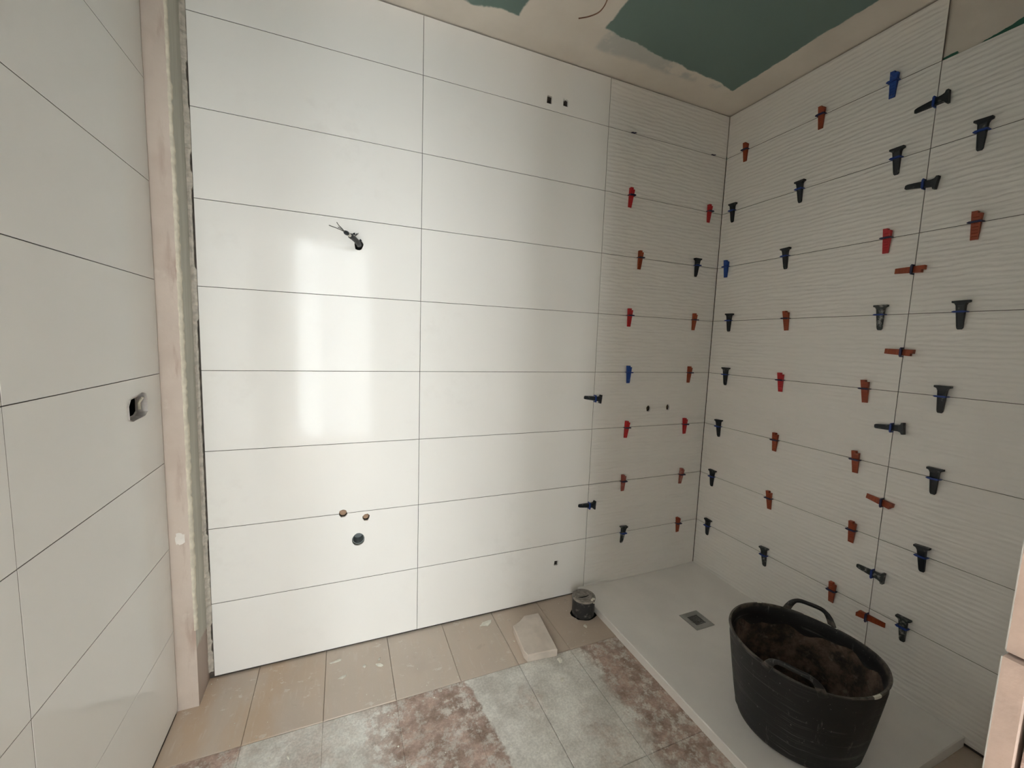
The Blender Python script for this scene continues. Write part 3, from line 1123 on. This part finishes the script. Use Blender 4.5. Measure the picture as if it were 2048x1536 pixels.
def wedge_at(wall, kind, loc, tilt, label, group):
    rz = WALLS[wall][0]
    root = link('clip_stub' if kind == 'E' else 'tile_wedge', None, None, loc)
    root.matrix_world = Matrix.Translation(loc) @ Matrix.Rotation(rz, 4, 'Z') @ Matrix.Rotation(tilt, 4, 'Y')
    if kind == 'E':
        link('clip', SM, root)
    else:
        link('wedge', WM[kind], root)
        if kind in HM:
            link('handle', HM[kind], root)
        # the clip stands in the joint, not tilted with the wedge
        a = link('clip', CM if kind in 'ROP' else CB, root)
        a.matrix_local = Matrix.Rotation((base_tilt - tilt), 4, 'Y')
    tag(root, label, 'tile clip' if kind == 'E' else 'tile wedge', group)
    return root

ROWPX = {
    ('back', 8): [('E', 1266), ('E', 1425)],
    ('back', 7): [('R', 1261), ('R', 1417)],
    ('back', 6): [('O', 1279), ('K', 1392)],
    ('back', 5): [('R', 1258), ('O', 1387)],
    ('back', 4): [('B', 1256), ('O', 1377)],
    ('back', 3): [('R', 1252), ('R', 1368)],
    ('back', 2): [('P', 1245), ('P', 1361)],
    ('back', 1): [('G', 1244), ('O', 1354)],
    ('right', 8): [('O', 1493), ('O', 1645), ('B', 1790)],
    ('right', 7): [('K', 1467), ('K', 1602), ('K', 1796), ('K', 1967)],
    ('right', 6): [('B', 1454), ('K', 1573), ('R', 1776), ('O', 1955)],
    ('right', 5): [('K', 1460), ('O', 1574), ('G', 1763), ('K', 1924)],
    ('right', 4): [('K', 1453), ('R', 1563), ('O', 1732), ('K', 1886)],
    ('right', 3): [('K', 1439), ('O', 1552), ('O', 1713), ('K', 1871)],
    ('right', 2): [('K', 1426), ('O', 1540), ('O', 1706), ('K', 1846)],
    ('right', 1): [('K', 1417), ('G', 1530), ('O', 1666), ('G', 1808)],
}
rows_v = {}

def find_on_seam(wall, u, z):
    """wall point at height z that the column u looks at"""
    ax, val = (1, 0.0) if wall == 'back' else (0, 0.0)
    lo, hi = -400.0, 1900.0
    for _ in range(50):
        m_ = (lo + hi) / 2
        if on_plane(u, m_, ax, val).z > z:
            lo = m_
        else:
            hi = m_
    return on_plane(u, lo, ax, val)

base_tilt = 0.0
for (wall, k), lst in ROWPX.items():
    for ci, (kind, u) in enumerate(lst):
        p = find_on_seam(wall, u, .3 * k)
        p.z = .3 * k
        seam = ORD[8 - k] + ' seam down'
        if wall == 'back':
            pos = 'farther from the corner' if ci == 0 else 'nearer the corner'
            w_ = 'back wall'
        else:
            pos = ORD[ci] + ' from the corner'
            w_ = 'right wall'
        noun = 'clip tab' if kind == 'E' else 'tile wedge'
        lab = f'{CN[kind]} {noun} on the {w_}, {seam}, {pos}'
        wedge_at(wall, kind, tuple(p), radians(random.uniform(-4, 4)), lab, 'tile levelling wedges on the ' + w_)

# wedges lying across the vertical seams: (kind, thin tip px, head px)
def across(wall, kind, tip, head, s_seam, label, group):
    global base_tilt
    ax = 1 if wall == 'back' else 0
    a, c = on_plane(*tip, ax, 0.0), on_plane(*head, ax, 0.0)
    if wall == 'back':
        da = Vector((c.x - a.x, c.z - a.z))
        t = (s_seam - a.x) / (c.x - a.x)
    else:
        da = Vector((-(c.y - a.y), c.z - a.z))
        t = (s_seam - a.y) / (c.y - a.y)
    p = a.lerp(c, t)
    tilt = math.atan2(da.x, da.y)      # local Z turned towards local X
    base_tilt = pi / 2 if da.x > 0 else -pi / 2
    if wall == 'back':
        loc = (s_seam, 0, p.z)
    else:
        loc = (0, s_seam, p.z)
    wedge_at(wall, kind, loc, tilt, label, group)
    base_tilt = 0.0

VR = [('K', (1840, 220), (1895, 196)), ('K', (1821, 374), (1876, 366)), ('O', (1791, 543), (1848, 538)), ('O', (1770, 702), (1825, 706)),
      ('K', (1754, 852), (1807, 857)), ('O', (1735, 991), (1786, 1013)), ('G', (1716, 1131), (1762, 1153)), ('O', (1765, 1248), (1716, 1223))]
for i, (k, a, c) in enumerate(VR):
    across('right', k, a, c, YR, f'{CN[k]} tile wedge lying across the right wall vertical seam, {ORD[i]} from the top',
           'tile levelling wedges across the right vertical seam')
across('back', 'K', (1171, 795), (1202, 798), XT, 'upper black wedge with blue clip lying across the back wall vertical seam', 'tile levelling wedges across the back vertical seam')
across('back', 'K', (1160, 1011), (1191, 1008), XT, 'lower black wedge with blue clip lying across the back wall vertical seam', 'tile levelling wedges across the back vertical seam')

# ------------------------------------------------------------------ rubber tub
TC = Vector((-.520, -.962))
TZ0 = tray_z(TC.x, TC.y) + .004
tub = link('rubber_tub', None, None, (TC.x, TC.y, TZ0))
HT = .33 - TZ0
ang = math.atan2(-.9152, .4029)
N = 72
def rim(th, rr):
    """point on an ellipse whose long axis lies along ang"""
    e = (rr[0] * cos(th), rr[1] * sin(th))
    return (e[0] * cos(ang) - e[1] * sin(ang), e[0] * sin(ang) + e[1] * cos(ang))

def tub_r(t, off=0.0):
    k_ = t ** .85
    return (.180 + (.2285 - .180) * k_ + off, .177 + (.2105 - .177) * k_ + off)

def dip(th):
    return .006 * cos(2 * th) + .003 * sin(3 * th + 1)

b = MB()
prof = [(0.0, -.03), (0.0, -.006), (.02, 0), (.06, .0005)] + [(i / 12, .0) for i in range(1, 12)] + \
       [(.972, 0), (.976, .003), (.988, .0038), (1.0, .002), (1.002, -.001), (1.0, -.004), (.97, -.006)] + \
       [(i / 8, -.006) for i in range(7, 0, -1)] + [(.035, -.008), (.035, -.05)]
vs = []
for (t, off) in prof:
    rr = tub_r(max(0, t), off)
    for j in range(N):
        th = 2 * pi * j / N
        g = 0.0
        if .05 < t < .93 and off >= 0:
            g = .0045 * max(0, cos(5 * th + 1.2)) ** 22 + .0035 * max(0, cos(5 * th + .75)) ** 40
        x, y = rim(th, (rr[0] + g, rr[1] + g))
        vs.append((x, y, HT * t + dip(th) * t ** 3))
fs = []
for i in range(len(prof) - 1):
    for j in range(N):
        fs.append((i * N + j, i * N + (j + 1) % N, (i + 1) * N + (j + 1) % N, (i + 1) * N + j))
fs.append(tuple(reversed(range(N))))
fs.append(tuple((len(prof) - 1) * N + j for j in range(N)))
b.add(vs, fs)
autosmooth(link('body', b.mesh('body', M['tub']), tub), 50)
# dried mortar crust lining the inside
vs, fs = [], []
ts = [0.0, .055, .055, .075] + [.1 + i * .075 for i in range(11)]
for i, t in enumerate(ts):
    k_ = (0.03, .6, 1.0)[i] if i < 3 else 1.0
    for j in range(N):
        th = 2 * pi * j / N
        lim = .80 + .05 * sin(th * 2 + .8) + .03 * sin(th * 7) + .02 * sin(th * 13 + 2)
        tt = t if i < 4 else .1 + (t - .1) * (lim - .1) / .75
        rr = tub_r(max(tt, .03), -.0082 - .0010 * sin(th * 9 + i * 2) - (0 if i < len(ts) - 1 else -.0011))
        x, y = rim(th, (rr[0] * k_, rr[1] * k_))
        z = HT * tt if i > 2 else HT * .055 + .002 * sin(th * 3) * k_
        vs.append((x, y, z + .001))
for i in range(len(ts) - 1):
    for j in range(N):
        fs.append((i * N + j, i * N + (j + 1) % N, (i + 1) * N + (j + 1) % N, (i + 1) * N + j))
fs.append(tuple(range(N)))
cr = link('mortar_crust', mesh('mortar_crust', vs, fs, M['crust'], None, True), tub)

def handle(thc, lab=None):
    half = .345
    pts = []
    K_ = 22
    for i in range(K_ + 1):
        s = -1 + 2 * i / K_
        hgt = .058 * (1 - abs(s) ** 5.0)
        th = thc + half * s * (1.0 - .10 * (hgt / .052))
        rr = tub_r(1.0, -.001 + .012 * hgt / .052)
        x, y = rim(th, rr)
        pts.append(Vector((x, y, HT + dip(th) - .016 + hgt)))
    vs, fs = [], []
    for i, p in enumerate(pts):
        t = (pts[min(i + 1, K_)] - pts[max(i - 1, 0)]).normalized()
        rad = Vector((p.x, p.y, 0)).normalized()
        nrm = t.cross(rad).normalized()
        w_, d_ = .0072, .0050
        fl = 1.0 + .9 * max(0, 1 - min(i, K_ - i) / 4.0)
        for (a, c) in ((-1, -.5), (-.6, -1), (.6, -1), (1, -.5), (1, .5), (.6, 1), (-.6, 1), (-1, .5)):
            vs.append(p + nrm * (a * w_ * fl) + rad * (c * d_))
    for i in range(K_):
        for j in range(8):
            fs.append((i * 8 + j, i * 8 + (j + 1) % 8, (i + 1) * 8 + (j + 1) % 8, (i + 1) * 8 + j))
    fs.append(tuple(reversed(range(8))))
    fs.append(tuple(K_ * 8 + j for j in range(8)))
    o = link('handle', mesh('handle', vs, fs, M['tub']), tub)
    autosmooth(o, 50)

for a in (27.0, 205.6):
    # world angle to ellipse parameter
    loc = radians(a) - ang
    handle(math.atan2(sin(loc) / .2105, cos(loc) / .2285))
for (a, w_) in ((-.52, .013), (1.28, .010), (1.44, .022), (1.62, .016), (2.4, .008)):
    th = a
    b = MB()
    v, n_ = [], 9
    for i in range(n_):
        q = th + (i / (n_ - 1) - .5) * 2 * w_ / .2
        wd = .004 * sin(pi * (i + .3) / n_) * random.uniform(.6, 1.3) + .001
        for off, dz in ((-.0045 - wd * .4, -.004 - wd), (-.002, .0012), (.0035, .0008), (.0045, -.004 - wd * .6)):
            x, y = rim(q, tub_r(1.0, off))
            v.append((x, y, HT + dip(q) + dz))
    b.add(v, [(i * 4 + j, i * 4 + j + 1, (i + 1) * 4 + j + 1, (i + 1) * 4 + j) for i in range(n_ - 1) for j in range(3)])
    link('mortar_splash', b.mesh('mortar_splash', M['chip']), tub)
tag(tub, 'black rubber builder tub caked with dried mortar on the shower tray', 'tub')
